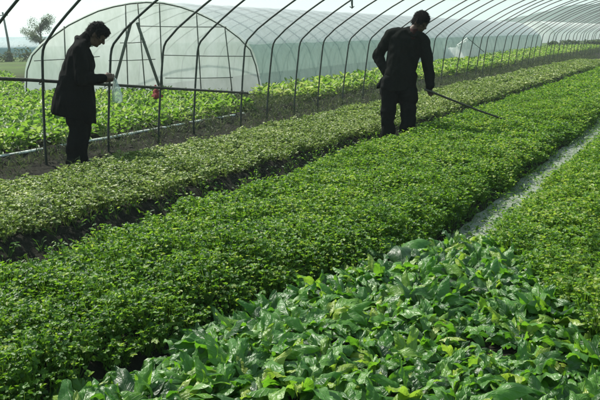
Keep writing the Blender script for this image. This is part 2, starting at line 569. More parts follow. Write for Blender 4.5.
# ------------------------------------------------------------------ leaf scatter
def leaves(base, az, pitch, roll, L, Wd, tint, fold=0.25, droop=0.12):
    """N six-point folded leaflets -> verts, quads, tint"""
    N = len(base)
    ca, sa, cp, sp = np.cos(az), np.sin(az), np.cos(pitch), np.sin(pitch)
    a = np.stack([ca * cp, sa * cp, sp], -1)
    s0 = np.stack([-sa, ca, np.zeros(N)], -1)
    n0 = np.cross(a, s0)
    cr, sr = np.cos(roll)[:, None], np.sin(roll)[:, None]
    s = s0 * cr + n0 * sr
    nn = np.cross(a, s)
    prof = np.array([[0, 0, 0], [0.32, -0.46, 1], [0.74, -0.40, 0.7], [1, 0, 0], [0.74, 0.40, 0.7], [0.32, 0.46, 1]])
    L = np.asarray(L)[:, None]; Wd = np.asarray(Wd)[:, None]
    out = np.empty((N, 6, 3))
    for k, (t, w, h) in enumerate(prof):
        out[:, k] = base + a * (L * t) + s * (Wd * w) + nn * (h * fold * Wd - droop * L * t * t)
    i = np.arange(N)[:, None] * 6
    q = np.concatenate([i + np.array([[0, 1, 2, 3]]), i + np.array([[0, 3, 4, 5]])])
    return out.reshape(-1, 3), q, np.repeat(tint, 6)


def crop(name, plants_xy, height, leaf_len, n_leaf, mat, spread, tri=True, tint_mu=0.5, tint_sd=0.27, wratio=0.75, up=0.25, lod=None):
    """fine-leaved crop made of little plants"""
    P0 = np.asarray(plants_xy); N = len(P0)
    if lod is None: lod = np.ones(N)
    z0 = ground_z(P0[:, 0], P0[:, 1])
    patch = 0.50 + 0.45 * vnoise(P0[:, 0] * 1.7, P0[:, 1] * 1.7, 21) + 0.70 * vnoise(P0[:, 0] * 6.5, P0[:, 1] * 6.5, 22)
    hp = height * patch * rng.uniform(0.8, 1.15, N)
    ptint = rng.normal(0, 0.10, N) + (vnoise(P0[:, 0] * 1.3, P0[:, 1] * 1.3, 31) - 0.5) * 0.3
    rep = np.repeat(np.arange(N), n_leaf)
    K = len(rep)
    phi = rng.uniform(0, 2 * np.pi, K)
    rr = np.sqrt(rng.uniform(0, 1, K)) * spread * lod[rep]
    hz = hp[rep] * np.clip(rng.beta(3.4, 1.4, K) * 1.05 - 0.28 * (rr / (spread * lod[rep])) ** 2 + 0.08, 0.05, 1.15)
    base = np.stack([P0[rep, 0] + rr * np.cos(phi), P0[rep, 1] + rr * np.sin(phi), z0[rep] + hz], -1)
    az = phi + rng.normal(0, 0.8, K)
    pitch = rng.normal(up, 0.45, K)
    roll = rng.normal(0, 0.35, K)
    L = leaf_len * rng.uniform(0.65, 1.35, K) * lod[rep]
    tint = np.clip(tint_mu + ptint[rep] + rng.normal(0, tint_sd, K), 0, 1)
    vs, qs, ts = [], [], []
    off = 0
    for da in ((0.0, 1.1, -1.1) if tri else (0.0,)):
        l = L if da == 0 else L * 0.8
        v, q, t = leaves(base, az + da, pitch + (0 if da == 0 else rng.normal(0, 0.15, K)), roll + rng.normal(0, 0.2, K), l, l * wratio, tint)
        vs.append(v); qs.append(q + off); ts.append(t); off += len(v)
    # thin stems from the crown of each plant to its leaves
    foot = np.stack([P0[rep, 0] + rng.normal(0, 0.012, K), P0[rep, 1] + rng.normal(0, 0.012, K), z0[rep] - 0.01], -1)
    w = 0.0016 * lod[rep][:, None] * np.stack([-np.sin(phi + 1), np.cos(phi + 1), 0 * phi], -1)
    sv = np.stack([foot - w, foot + w, base + w * 0.6, base - w * 0.6], 1).reshape(-1, 3)
    sq = np.arange(K * 4).reshape(-1, 4) + off
    vs.append(sv); qs.append(sq); ts.append(np.full(K * 4, tint_mu))
    me = np_mesh(name, np.concatenate(vs), np.concatenate(qs), attrs={'tint': np.concatenate(ts)}, smooth=False)
    return link(name, me, mat)


def in_view(x, y, margin=0.25):
    """rough horizontal field of view around the photograph's, generous on both sides"""
    ang = np.arctan2(x, y)
    return (ang > R(-31.7 - 24.5) - margin) & (ang < R(-31.7 + 24.5) + margin)


def jitter_grid(x0, x1, y0, y1, s, jit=0.45):
    xs = np.arange(x0, x1, s); ys = np.arange(y0, y1, s)
    X, Y = np.meshgrid(xs, ys)
    X = X + rng.uniform(-jit, jit, X.shape) * s; Y = Y + rng.uniform(-jit, jit, Y.shape) * s
    return np.stack([X.ravel(), Y.ravel()], -1)


def bed_plants(x0, x1, bands, keep=None):
    out, lod = [], []
    for (y0, y1, s, l) in bands:
        p = jitter_grid(x0, x1, y0, y1, s)
        p = p[in_view(p[:, 0], p[:, 1])]
        if keep is not None: p = p[keep(p)]
        out.append(p); lod.append(np.full(len(p), l))
    return np.concatenate(out), np.concatenate(lod)


# bright green bed in the middle
pl, ld = bed_plants(-3.40, -1.40, [(0.9, 7.0, 0.062, 1.0), (7.0, 13.0, 0.078, 1.2), (13, 24, 0.12, 1.75), (24, B_END, 0.22, 3.0)],
                    keep=lambda p: (p[:, 0] > np.interp(p[:, 1], [2, 7, 15], [-3.03, -3.13, -3.25])) & (p[:, 0] < mid_edge(p[:, 1]) - 0.03 + 0.10 * (vnoise(p[:, 1] * 3, p[:, 0] * 0, 51) - 0.5)))
o = crop('celery_bed', pl, 0.125, 0.0215, 29, MAT['celery'], 0.068, lod=ld, tint_mu=0.50)
tag(o, 'dense bed of bright green fine leaved celery across the middle', 'crop bed', kind='stuff')
# right-hand bed beyond the pale path
pl, ld = bed_plants(-1.08, 2.4, [(1.6, 7.0, 0.062, 1.0), (7.0, 13.0, 0.078, 1.2), (13, 24, 0.12, 1.75), (24, B_END, 0.22, 3.0)],
                    keep=lambda p: p[:, 1] > veg_edge(p[:, 0]) - 0.04)
o = crop('celery_bed', pl, 0.12, 0.0215, 28, MAT['celery'], 0.066, lod=ld, tint_mu=0.55)
tag(o, 'bed of bright green fine leaved celery beyond the pale silty path', 'crop bed', kind='stuff')
# paler bed by the hoops
pl, ld = bed_plants(-5.32, -3.80, [(2.2, 9.0, 0.070, 1.0), (9.0, 16.0, 0.095, 1.3), (16, A_END, 0.16, 2.1)],
                    keep=lambda p: rng.uniform(0, 1, len(p)) < 0.93)
o = crop('seedling_bed', pl, 0.10, 0.027, 15, MAT['pale'], 0.062, lod=ld, tint_mu=0.52, up=0.35)
tag(o, 'bed of pale olive green young plants beside the bare hoops', 'crop bed', kind='stuff')


# ------------------------------------------------------------------ broad-leaved greens in the foreground
def broad_leaf(az, length, width, p0, p1, twist, tint, nu=15, nv=9, ruff=0.012, cup=0.25, pet=0.24):
    """one spoon-shaped leaf on a stalk, arching outwards; returns verts, quads, attrs"""
    pts = []; ang = p0; x = z = 0.0
    ts = np.linspace(0, 1, nu)
    for i, t in enumerate(ts):
        if i:
            ang = p0 + (p1 - p0) * t ** 1.3
            x += math.cos(ang) * length / (nu - 1); z += math.sin(ang) * length / (nu - 1)
        pts.append((x, z, p0 + (p1 - p0) * t ** 1.3))
    V, ac, al = [], [], []
    ph = random.uniform(0, 6.28)
    for i, t in enumerate(ts):
        px, pz, a = pts[i]
        if t < pet: w = 0.0085 + 0.004 * t / pet
        else:
            u = (t - pet) / (1 - pet)
            w = max(0.010 * (1 - u), width * 0.5 * (math.sin(math.pi * u ** 0.72) ** 0.75 if 0 < u < 1 else 0.0)) + 0.0006
        for j in range(nv):
            s = -1 + 2 * j / (nv - 1)
            nrm = (-math.sin(a), math.cos(a))
            blade = 1.0 if t > pet else 0.15
            h = cup * w * abs(s) ** 1.6 * blade - 0.15 * w * blade + ruff * blade * abs(s) ** 2 * math.sin(ph + 15 * t + (2.0 if s > 0 else 0)) + 0.35 * ruff * blade * math.sin(ph * 2 + 23 * t + 4 * s)
            yy = s * w
            yy2 = yy * math.cos(twist * t) - h * math.sin(twist * t)
            h2 = yy * math.sin(twist * t) + h * math.cos(twist * t)
            V.append((px + nrm[0] * h2, yy2, pz + nrm[1] * h2)); ac.append(s if t > pet else 0.0); al.append(t)
    V = np.array(V)
    c, s_ = math.cos(az), math.sin(az)
    V = np.stack([V[:, 0] * c - V[:, 1] * s_, V[:, 0] * s_ + V[:, 1] * c, V[:, 2]], -1)
    idx = np.arange(nu * nv).reshape(nu, nv)
    Q = np.stack([idx[:-1, :-1], idx[:-1, 1:], idx[1:, 1:], idx[1:, :-1]], -1).reshape(-1, 4)
    return V, Q, np.array(ac), np.array(al), np.full(len(V), tint)


def greens_mesh(k, n_leaf, size):
    VV, QQ, AC, AL, TT = [], [], [], [], []
    off = 0
    for i in range(n_leaf):
        f = i / n_leaf                                 # outer leaves first, heart leaves last
        az = i * 2.399 + random.uniform(-0.4, 0.4)
        length = size * (1.0 - 0.35 * f) * random.uniform(0.85, 1.12)
        p0 = R(46 + 32 * f + random.uniform(-14, 12))
        p1 = R(-66 + 85 * f + random.uniform(-42, 38))
        V, Q, ac, al, t = broad_leaf(az, length, length * random.uniform(0.21, 0.31), p0, p1, random.uniform(-1.1, 1.1),
                                     min(1, max(0, random.gauss(0.42 + 0.25 * f, 0.27))), ruff=random.uniform(0.005, 0.015), cup=random.uniform(-1.1, 0.3))
        V = V + np.array([0.012 * math.cos(az), 0.012 * math.sin(az), -0.01])
        VV.append(V); QQ.append(Q + off); AC.append(ac); AL.append(al); TT.append(t); off += len(V)
    me = np_mesh('leafy_green', np.concatenate(VV), np.concatenate(QQ), attrs={'across': np.concatenate(AC), 'along': np.concatenate(AL), 'tint': np.concatenate(TT)})
    me.materials.append(MAT['broad'])
    return me


green_meshes = [greens_mesh(k, random.choice((15, 16, 18, 19)), random.uniform(0.21, 0.275)) for k in range(14)]
gp = jitter_grid(-2.25, 0.30, 0.85, 4.2, 0.147, 0.42)
gp = gp[(gp[:, 1] < veg_edge(gp[:, 0]) + 0.02) & (gp[:, 0] > mid_edge(gp[:, 1]) + np.interp(gp[:, 1], [1.2, 2.6], [-0.02, 0.08]))]
first = None
for i, (x, y) in enumerate(gp):
    me = green_meshes[i % len(green_meshes)]
    if first is None:
        first = o = link('leafy_green', me)
    else:
        o = first.copy(); o.data = me; COL.objects.link(o)
    o.location = (x, y, float(ground_z(x, y)))
    o.rotation_euler = (random.uniform(-0.24, 0.24), random.uniform(-0.24, 0.24), random.uniform(0, 6.28))
    sc = random.uniform(0.78, 1.15)
    o.scale = (sc, sc, sc * random.uniform(0.9, 1.1))
    tag(o, 'glossy broad leaved green plant in the crowded foreground patch', 'leafy vegetable', 'broad leaved greens in the foreground')




def feature_plant(loc, leaves_, label):
    VV, QQ, AC, AL, TT = [], [], [], [], []
    off = 0
    for kw in leaves_:
        V, Q, ac, al, t = broad_leaf(**kw)
        VV.append(V); QQ.append(Q + off); AC.append(ac); AL.append(al); TT.append(t); off += len(V)
    me = np_mesh('leafy_green', np.concatenate(VV), np.concatenate(QQ), attrs={'across': np.concatenate(AC), 'along': np.concatenate(AL), 'tint': np.concatenate(TT)})
    o = link('leafy_green', me, MAT['broad'])
    o.location = (loc[0], loc[1], float(ground_z(loc[0], loc[1])) + loc[2])
    return tag(o, label, 'leafy vegetable')


ir = math.atan2(0.52, 0.85)          # direction along the picture's width
feature_plant((-1.52, 3.50, 0.06), [
    dict(az=ir - 1.5, length=0.42, width=0.15, p0=R(84), p1=R(-80), twist=0.25, tint=0.05, cup=-0.6, ruff=0.014, nu=25, nv=13),  # low tint here and on the next leaf paints in underside shade
    dict(az=ir - 0.9, length=0.38, width=0.13, p0=R(80), p1=R(-75), twist=-0.3, tint=0.08, cup=-0.6, ruff=0.014, nu=25, nv=13),
    dict(az=ir + 0.3, length=0.33, width=0.12, p0=R(72), p1=R(-40), twist=0.3, tint=0.55, cup=-0.6, ruff=0.010, nu=17),
    dict(az=ir + 3.0, length=0.28, width=0.11, p0=R(62), p1=R(-50), twist=-0.2, tint=0.35, cup=-0.5, ruff=0.010, nu=17),
    dict(az=ir + 1.7, length=0.28, width=0.10, p0=R(66), p1=R(-30), twist=0.2, tint=0.5, cup=-0.3, ruff=0.010, nu=17)],
    'green plant with broad drooping leaves coloured dark as shade at the far left patch tip')
feature_plant((-0.62, 2.02, 0.0), [
    dict(az=ir + 0.05, length=0.34, width=0.068, p0=R(62), p1=R(-35), twist=0.55, tint=0.50, cup=-0.7, ruff=0.014, nu=25, nv=11),
    dict(az=ir + 2.7, length=0.24, width=0.075, p0=R(58), p1=R(-55), twist=-0.5, tint=0.35, cup=-0.8, ruff=0.012, nu=19),
    dict(az=ir - 0.9, length=0.22, width=0.06, p0=R(66), p1=R(5), twist=0.3, tint=0.95, cup=0.2, ruff=0.008, nu=17),
    dict(az=ir + 1.9, length=0.24, width=0.07, p0=R(60), p1=R(-50), twist=0.5, tint=0.55, cup=-0.6, ruff=0.012, nu=17)],
    'green plant with one long crinkled leaf reaching over its near foreground neighbours')


# ------------------------------------------------------------------ crops and weeds across the ditch
def lettuces(name, pts, size, n_leaf, mat, tint_mu, height):
    P0 = np.asarray(pts); N = len(P0)
    z0 = ground_z(P0[:, 0], P0[:, 1])
    rep = np.repeat(np.arange(N), n_leaf); K = len(rep)
    f = np.tile(np.linspace(0, 1, n_leaf), N)
    sc = rng.uniform(0.75, 1.25, N)[rep]
    az = rng.uniform(0, 6.28, K)
    base = np.stack([P0[rep, 0] + 0.04 * np.cos(az), P0[rep, 1] + 0.04 * np.sin(az), z0[rep] + height * (0.15 + 0.75 * f) * sc], -1)
    pitch = 0.25 + 0.8 * f + rng.normal(0, 0.25, K)
    L = size * (1.0 - 0.3 * f) * rng.uniform(0.8, 1.2, K) * sc
    tint = np.clip(tint_mu + rng.normal(0, 0.08, N)[rep] + rng.normal(0, 0.2, K) + (vnoise(P0[rep, 0] * 0.9, P0[rep, 1] * 0.9, 41) - 0.5) * 0.4, 0, 1)
    v, q, t = leaves(base, az, pitch, rng.normal(0, 0.3, K), L, L * 0.7, tint, fold=0.3, droop=0.45)
    return link(name, np_mesh(name, v, q, attrs={'tint': t}), mat)


def tunnel_left_edge(x, y):     # keep plants out of the covered tunnel
    ux, uy = 0.850, 0.526
    s = (x + 13.97) * uy - (y - 10.24) * ux         # >0 in front of the end wall
    return s > 0.25


p1_ = jitter_grid(-13.5, -7.15, 2.5, 12.0, 0.17, 0.4)
p1_ = p1_[tunnel_left_edge(p1_[:, 0], p1_[:, 1]) & in_view(p1_[:, 0], p1_[:, 1]) & (p1_[:, 1] < 10.6 - 0.35 * (p1_[:, 0] + 7.0))]
p1_ = p1_[~((p1_[:, 1] > 10.0) & (p1_[:, 0] > -8.3))]
p2_ = jitter_grid(-30, -13.5, 3.0, 18.0, 0.32, 0.4)
p2_ = p2_[in_view(p2_[:, 0], p2_[:, 1]) & (p2_[:, 1] < 10.4 - 0.55 * (p2_[:, 0] + 13.97) * 1.2)]
row = rng.uniform(0, 1, len(p1_)) < 0.95
o = lettuces('lettuce_field', np.concatenate([p1_[row], p2_]), 0.10, 16, MAT['lettuce'], 0.5, 0.2)
tag(o, 'field of bright yellow green leaf lettuce behind the hoops in front of the tunnel end', 'crop field', kind='stuff')
p3_ = jitter_grid(-10.6, -7.25, 11.9, 30, 0.22, 0.4)
p3b = jitter_grid(-11.8, -7.5, 30, 60, 0.4, 0.4)
p3_ = np.concatenate([p3_, p3b])
p3_ = p3_[p3_[:, 0] > -8.75 - (p3_[:, 1] - 13.2) * 0.0706]
o = lettuces('lettuce_row', p3_, 0.13, 14, MAT['lettuce'], 0.62, 0.26)
tag(o, 'strip of yellow green leaf lettuce along the long side of the plastic tunnel', 'crop field', kind='stuff')

# weeds and straw along the ditch and bank
w1 = jitter_grid(-7.3, -6.5, 8.4, 60, 0.21, 0.5)
w1 = np.concatenate([w1, jitter_grid(-9.3, -7.0, 9.6, 12.0, 0.15, 0.5), jitter_grid(-6.6, -5.35, 3.2, 9.5, 0.36, 0.5), jitter_grid(-6.6, -5.35, 9.5, 40, 0.24, 0.5), jitter_grid(-7.0, -6.6, 3.2, 8.5, 0.2, 0.5)])
w1 = w1[in_view(w1[:, 0], w1[:, 1])]
o = crop('weeds', w1, 0.13, 0.07, 13, MAT['weed'], 0.09, tri=False, tint_mu=0.5, wratio=0.16, up=0.8)
tag(o, 'grey green weeds and dry straw along the ditch bank', 'weeds', kind='stuff')
w2 = np.concatenate([jitter_grid(-3.72, -3.08, 2.0, 30, 0.13, 0.5), jitter_grid(-1.62, -1.30, 3.6, 30, 0.10, 0.5), jitter_grid(-1.40, -1.15, 3.6, 30, 0.42, 0.5)])
w2 = w2[in_view(w2[:, 0], w2[:, 1])]
o = crop('furrow_weeds', w2, 0.07, 0.03, 9, MAT['celery'], 0.06, tri=False, tint_mu=0.25, wratio=0.5, up=0.3)
tag(o, 'sparse low weeds in the dark furrows between the beds', 'weeds', kind='stuff')

# pale plastic edge lying along the bank
sv, yy = [], np.arange(2.6, 9.6, 0.1)
for y in yy:
    w = 0.03 * math.sin(y * 1.3) + 0.05 * float(vnoise(y * 3, 0.3, 6))
    zt = 0.125 + 0.012 * float(vnoise(y * 2.3, 5.1, 7))
    for dx, dz in ((-0.09, -0.022), (-0.05, -0.008), (-0.01, -0.004), (0.012, -0.012), (0.018, -0.03)):
        sv.append((-6.99 + w + dx, y, zt + dz))
idx = np.arange(len(yy) * 5).reshape(-1, 5)
Q = np.stack([idx[:-1, :-1], idx[:-1, 1:], idx[1:, 1:], idx[1:, :-1]], -1).reshape(-1, 4)
o = link('plastic_strip', np_mesh('plastic_strip', np.array(sv), Q), MAT['strip'])
md = o.modifiers.new('t', 'SOLIDIFY'); md.thickness = 0.004
tag(o, 'pale plastic edging strip laid along the ditch bank behind the hoops', 'plastic strip')


# ------------------------------------------------------------------ bare hoop frame over the beds
frame = empty('hoop_frame', (-6.5, 0, 0))
tag(frame, 'bare dark pipe greenhouse frame of many hoops with no cover', 'greenhouse frame')
hy = [3.3, 4.2, 4.93, 5.86, 6.79, 7.58, 8.71, 9.5, 10.3, 11.28, 12.2, 13.26, 14.25, 15.2, 16.2, 17.19]
while hy[-1] < 62: hy.append(hy[-1] + 1.0 + random.uniform(-0.06, 0.06))


def hoop_pts(lean):
    pts = [(-6.5, -0.25), (-6.47, 0.25), (-6.40, 0.8), (-6.335, 1.22), (-6.31, 1.30), (-6.27, 1.36)]
    for k in range(1, 34):
        u = -0.985 + 1.97 * k / 34.0
        pts.append((-2.5 + u * 3.85, 1.33 + 1.36 * (1 - abs(u) ** 2.0)))
    pts += [(1.27, 1.36), (1.31, 1.30), (1.335, 1.22), (1.40, 0.8), (1.47, 0.25), (1.5, -0.25)]
    return [(x + lean * z, z) for x, z in pts]


for y in hy:
    ge = Geo()
    ln, lx = random.uniform(-0.02, 0.03), random.uniform(-0.012, 0.012)
    bx = random.uniform(-0.05, 0.05)
    ge.tube([(x + bx + 6.5 + 0.03 * (float(vnoise(x * 1.1, y * 5.3, 71)) - 0.5), y + lx * z + 0.05 * (float(vnoise(x * 0.9, y * 3.7, 72)) - 0.5) * min(1, max(0, z - 1.15)), z + 0.03 * (float(vnoise(x * 1.3, y * 2.9, 73)) - 0.5)) for x, z in hoop_pts(ln)], 0.0145, 8)
    ge.build('hoop', MAT['steel'], frame)
ge = Geo()
ge.tube([(-0.05, 2.2, 1.24), (0.12, 4.7, 1.00), (0.16, 6.8, 0.76), (0.09, 8.85, 0.53)], [0.019, 0.019, 0.018, 0.016], 8)
ge.build('brace_pole', MAT['pole_wood'], frame)
ge = Geo()
for yb, zb, xb in ((4.93, 0.965, 0.13), (5.86, 0.86, 0.14), (6.79, 0.76, 0.15), (8.71, 0.55, 0.09)):
    tg = Geo()
    for q in range(3):
        tg.tube([(xb + 0.034 * math.cos(a) - 0.02, yb + 0.030 * math.sin(a), zb + 0.012 * q - 0.012 + 0.02 * math.sin(a + q)) for a in [2 * math.pi * k / 12 for k in range(13)]], 0.004, 5)
    tg.tube([(xb + 0.02, yb, zb), (xb + 0.035, yb - 0.015, zb - 0.06), (xb + 0.03, yb - 0.01, zb - 0.12)], 0.003, 5)
    tg.build('wire_tie', MAT['pole_wood'], frame)
ge.tube([(4.0, 2.5, 2.705), (4.0, 20, 2.70), (4.0, 62, 2.705)], 0.014, 6)
ge.build('ridge_pipe', MAT['steel'], frame)
ge = Geo()
ge.tube([(1.24, 10.3, 2.01), (1.24, 10.3, 1.93), (1.245, 10.3, 1.85)], [0.016, 0.018, 0.012], 8)
ge.tube([(1.20, 10.3, 1.87), (1.24, 10.3, 1.84), (1.28, 10.3, 1.87)], 0.008, 6)
ge.build('hanging_hook', MAT['steel'], frame)


# ------------------------------------------------------------------ covered tunnels
PROF = [(0.0, 0.0), (0.03, 0.42), (0.10, 0.84), (0.22, 1.10), (0.60, 1.42), (1.21, 1.80), (1.96, 2.11), (2.5, 2.22), (2.95, 2.265), (3.35, 2.255), (3.75, 2.18),
        (4.24, 2.01), (4.87, 1.68), (5.30, 1.34), (5.48, 1.15), (5.59, 0.75), (5.64, 0.42), (5.68, 0.0)]


def smooth_prof(pr, n=64):
    p = np.array(pr)
    d = np.concatenate([[0], np.cumsum(np.hypot(*np.diff(p, axis=0).T))])
    t = np.linspace(0, d[-1], n)
    xs, zs = np.interp(t, d, p[:, 0]), np.interp(t, d, p[:, 1])
    for _ in range(2):
        xs[1:-1] = (xs[:-2] + 2 * xs[1:-1] + xs[2:]) / 4; zs[1:-1] = (zs[:-2] + 2 * zs[1:-1] + zs[2:]) / 4
    return xs, zs


def tunnel(name, origin, udir, adir, length, prof, mats, rib_step, split=1.22, label=None, door=False, sag=0.02, nseg=None):
    root = empty(name, (origin[0], origin[1], 0))
    tag(root, label, 'plastic tunnel')
    u = Vector((udir[0], udir[1], 0)).normalized(); a = Vector((adir[0], adir[1], 0)).normalized()
    xs, zs = smooth_prof(prof)
    nseg = nseg or int(length / (rib_step / 4))
    top = [i for i in range(len(xs)) if zs[i] >= split]
    i0, i1 = top[0], top[-1]

    def sheet(ii, nm, mat):
        vs = []
        for k in range(nseg + 1):
            d = length * k / nseg
            ph = (d / rib_step) % 1.0
            sg = sag * math.sin(math.pi * ph)
            for i in ii:
                w = 0.012 * (float(vnoise(d * 2.1 + i * 0.07, i * 0.35, 9)) - 0.5)
                cxp = prof[-1][0] * 0.5
                p = u * (xs[i] + (cxp - xs[i]) * sg * 0.25) + a * d
                vs.append((p.x, p.y, zs[i] * (1 - sg * 0.6) + w * min(1, zs[i]) + 0.02))
        m_ = len(ii)
        idx = np.arange((nseg + 1) * m_).reshape(-1, m_)
        Q = np.stack([idx[:-1, :-1], idx[:-1, 1:], idx[1:, 1:], idx[1:, :-1]], -1).reshape(-1, 4)
        return link(nm, np_mesh(nm, np.array(vs), Q), mat, root)
    sheet(list(range(i0, i1 + 1)), 'roof_film', mats['roof'])
    sheet(list(range(i1, len(xs))), 'side_film', mats['side'])
    sheet(list(range(0, i0 + 1)), 'side_film', mats['side'])
    # end sheets, slightly puckered
    for d, inset in ((0.0, 0.015), (length, -0.015)):
        vs, rows = [], 14
        n_ = len(xs)
        zc = 0.02
        for r_ in range(rows + 1):
            t = r_ / rows
            for i in range(n_):
                x = xs[i]; z = zc + (zs[i] - zc) * (1 - t)
                pk = 0.035 * (float(vnoise(x * 2.5, z * 1.5, 15)) - 0.5) * (1 if 0 < r_ else 0)
                p = u * x + a * (d + inset + pk)
                vs.append((p.x, p.y, max(z, 0.02) + 0.02))
        idx = np.arange((rows + 1) * n_).reshape(-1, n_)
        Q = np.stack([idx[:-1, :-1], idx[:-1, 1:], idx[1:, 1:], idx[1:, :-1]], -1).reshape(-1, 4)
        link('end_film', np_mesh('end_film', np.array(vs), Q), mats['end'], root)
    k = 0
    while k * rib_step <= length + 1e-6:
        d = k * rib_step
        ge = Geo()
        pts = []
        for i in range(0, len(xs), 3):
            p = u * (xs[i] * 0.985 + prof[-1][0] * 0.0075) + a * d
            pts.append((p.x, p.y, zs[i] - 0.015 if zs[i] > 0.1 else zs[i] - 0.1))
        p = u * (xs[-1] * 0.985 + prof[-1][0] * 0.0075) + a * d
        pts.append((p.x, p.y, -0.1))
        ge.tube(pts, 0.016, 6)
        ge.build('rib', mats['rib_end'] if k == 0 else mats['rib'], root)
        k += 1
    if door:
        def Pn(s, z, f=-0.06):
            p = u * s + a * f
            return (p.x, p.y, z)
        def top_at(s):
            return float(np.interp(s, xs, zs))
        for s0, s1 in ((1.05, 1.16), (2.50, 2.62), (2.93, 2.90), (3.33, 3.40), (4.25, 4.24), (5.0, 4.88)):
            ge = Geo(); ge.tube([Pn(s0, -0.1), Pn((s0 + s1) / 2, top_at(s1) * 0.5), Pn(s1, top_at(s1) - 0.01)], 0.014, 6)
            ge.build('end_post', MAT['frame_wood'], root)
        for s0, s1 in ((2.10, 2.74), (3.40, 2.88)):
            ge = Geo(); ge.tube([Pn(s0, 0.0, -0.12), Pn(s1, 1.80, -0.10)], 0.034, 8)
            ge.build('door_brace', MAT['frame_wood'], root)
        for (sa, za, sb, zb) in ((0.35, 0.98, 1.9, 1.05), (2.1, 0.95, 3.2, 0.96), (3.4, 1.05, 5.5, 0.98), (2.4, 1.35, 3.0, 1.36), (2.9, 1.72, 4.9, 1.66), (3.4, 0.52, 5.0, 0.50)):
            ge = Geo(); ge.tube([Pn(sa, za, -0.03), Pn((sa + sb) / 2, (za + zb) / 2 - 0.01, -0.03), Pn(sb, zb, -0.03)], 0.009, 6)
            ge.build('crossbar', MAT['frame_wood'], root)
    return root


axis1 = (-3.1, 44.8)
tunnel('plastic_tunnel', (-13.97, 10.24), (0.85026515, 0.52635461), axis1, 45.0, PROF,
       dict(roof=MAT['film_roof'], side=MAT['film_side'], end=MAT['film_end'], rib=MAT['rib'], rib_end=MAT['frame_wood']), 1.0,
       label='long arched plastic tunnel with translucent end wall and dark lean poles', door=True)
P2 = [(x * 1.15, z * 1.25) for x, z in PROF]
tunnel('plastic_tunnel', (-23.2, 88.0), (0.85, 0.52), (0.0, 1.0), 52.0, P2,
       dict(roof=MAT['sheet'], side=MAT['sheet'], end=MAT['sheet'], rib=MAT['rib'], rib_end=MAT['rib']), 2.0,
       split=1.5, nseg=120, label='far white plastic tunnel behind the end of the long one')
tunnel('plastic_tunnel', (-78, 29), (-0.56, 0.83), (0.83, 0.56), 46.0, [(x * 1.1, z * 0.9) for x, z in PROF],
       dict(roof=MAT['film_blue'], side=MAT['film_blue'], end=MAT['film_blue'], rib=MAT['rib'], rib_end=MAT['rib']), 2.0,
       split=1.5, label='low bluish plastic tunnel far away behind the small tree')

# small pale shed with a dark roof beside the tunnel wall
shed = empty('small_shed', (-9.75, 29.3, 0.10), R(-71.5))
tag(shed, 'tiny pale sheeted shed with dark right roof slope beside the tunnel wall', 'shed')
ge = Geo()
n_ = 26
for k in range(n_):
    y0 = -0.92 + 1.84 * k / n_
    y1 = -0.92 + 1.84 * (k + 1) / n_ - 0.008
    ym = (y0 + y1) / 2
    top = 0.74 if ym < -0.05 else (0.78 + (ym + 0.05) * 0.75 if ym < 0.38 else 1.10 - (ym - 0.38) * 0.80)
    ge.box((-0.010 + 0.010 * (k % 3), y0, -0.05), (0.010 + 0.010 * (k % 3), y1, top + random.uniform(-0.07, 0.0)))
ge.build('sheet_wall', MAT['sheet'], shed, smooth=False)
ge = Geo(); ge.box((-0.70, -0.9, -0.05), (-0.66, 0.9, 0.62)); ge.box((-0.66, -0.92, -0.05), (-0.04, -0.88, 0.62)); ge.box((-0.66, 0.88, -0.05), (-0.04, 0.92, 0.62))
ge.build('back_wall', MAT['sheet'], shed, smooth=False)
for (ya, za, yb, zb, mt) in ((-0.05, 0.80, 0.38, 1.12, MAT['sheet']), (0.39, 1.12, 1.12, 0.50, MAT['roof_dark'])):
    ge = Geo()
    ge.add([(-0.03, ya, za), (-0.03, yb, zb), (-0.75, yb, zb), (-0.75, ya, za), (-0.03, ya, za + 0.03), (-0.03, yb, zb + 0.03), (-0.75, yb, zb + 0.03), (-0.75, ya, za + 0.03)],
           [(3, 2, 1, 0), (4, 5, 6, 7), (0, 1, 5, 4), (1, 2, 6, 5), (2, 3, 7, 6), (3, 0, 4, 7)])
    ge.build('roof_slope', mt, shed, smooth=False)



# ------------------------------------------------------------------ tree, hedge, pole
def crown_mesh(name, centres, radii, n, size, seed=1):
    r_ = np.random.default_rng(seed)
    C = np.array(centres)
    k = r_.integers(0, len(C), n)
    d = r_.normal(size=(n, 3)); d /= np.linalg.norm(d, axis=1)[:, None]
    p = C[k] + d * (np.array(radii)[k] * r_.uniform(0.25, 1.0, n) ** 0.6)[:, None]
    L = size * r_.uniform(0.6, 1.4, n)
    v, q, t = leaves(p, r_.uniform(0, 6.28, n), r_.normal(0.0, 0.6, n), r_.normal(0, 0.6, n), L, L * 0.6, np.clip(r_.normal(0.5, 0.25, n), 0, 1))
    return np_mesh(name, v, q, attrs={'tint': t}, smooth=False)


tree = empty('small_tree', (-47.5, 37.0, 0))
tag(tree, 'small sparse round crowned tree at the edge of the far field', 'tree')
ge = Geo()
ge.tube([(0, 0, -0.2), (0.05, 0, 0.6), (0.0, 0.02, 1.3), (0.05, 0, 2.2), (0.0, 0.0, 3.0)], [0.12, 0.10, 0.08, 0.05, 0.015], 8)
cent, rad = [], []
for k in range(17):
    a = k * 2.4; h = 1.0 + 2.1 * ((k * 0.618) % 1.0)
    rr = 1.35 * math.sin(math.pi * min(1, max(0.14, (h - 0.5) / 3.1))) * random.uniform(0.65, 1.05)
    tip = Vector((rr * math.cos(a), rr * math.sin(a), h + 0.45))
    ge.tube([(0.02, 0, h - 0.25), tuple(Vector((0, 0, h - 0.1)).lerp(tip, 0.5) + Vector((0, 0, 0.06))), tuple(tip)], [0.045, 0.03, 0.01], 6)
    cent.append(tip); rad.append(random.uniform(0.28, 0.5))
    cent.append(Vector((0, 0, h)).lerp(tip, 0.55)); rad.append(0.28)
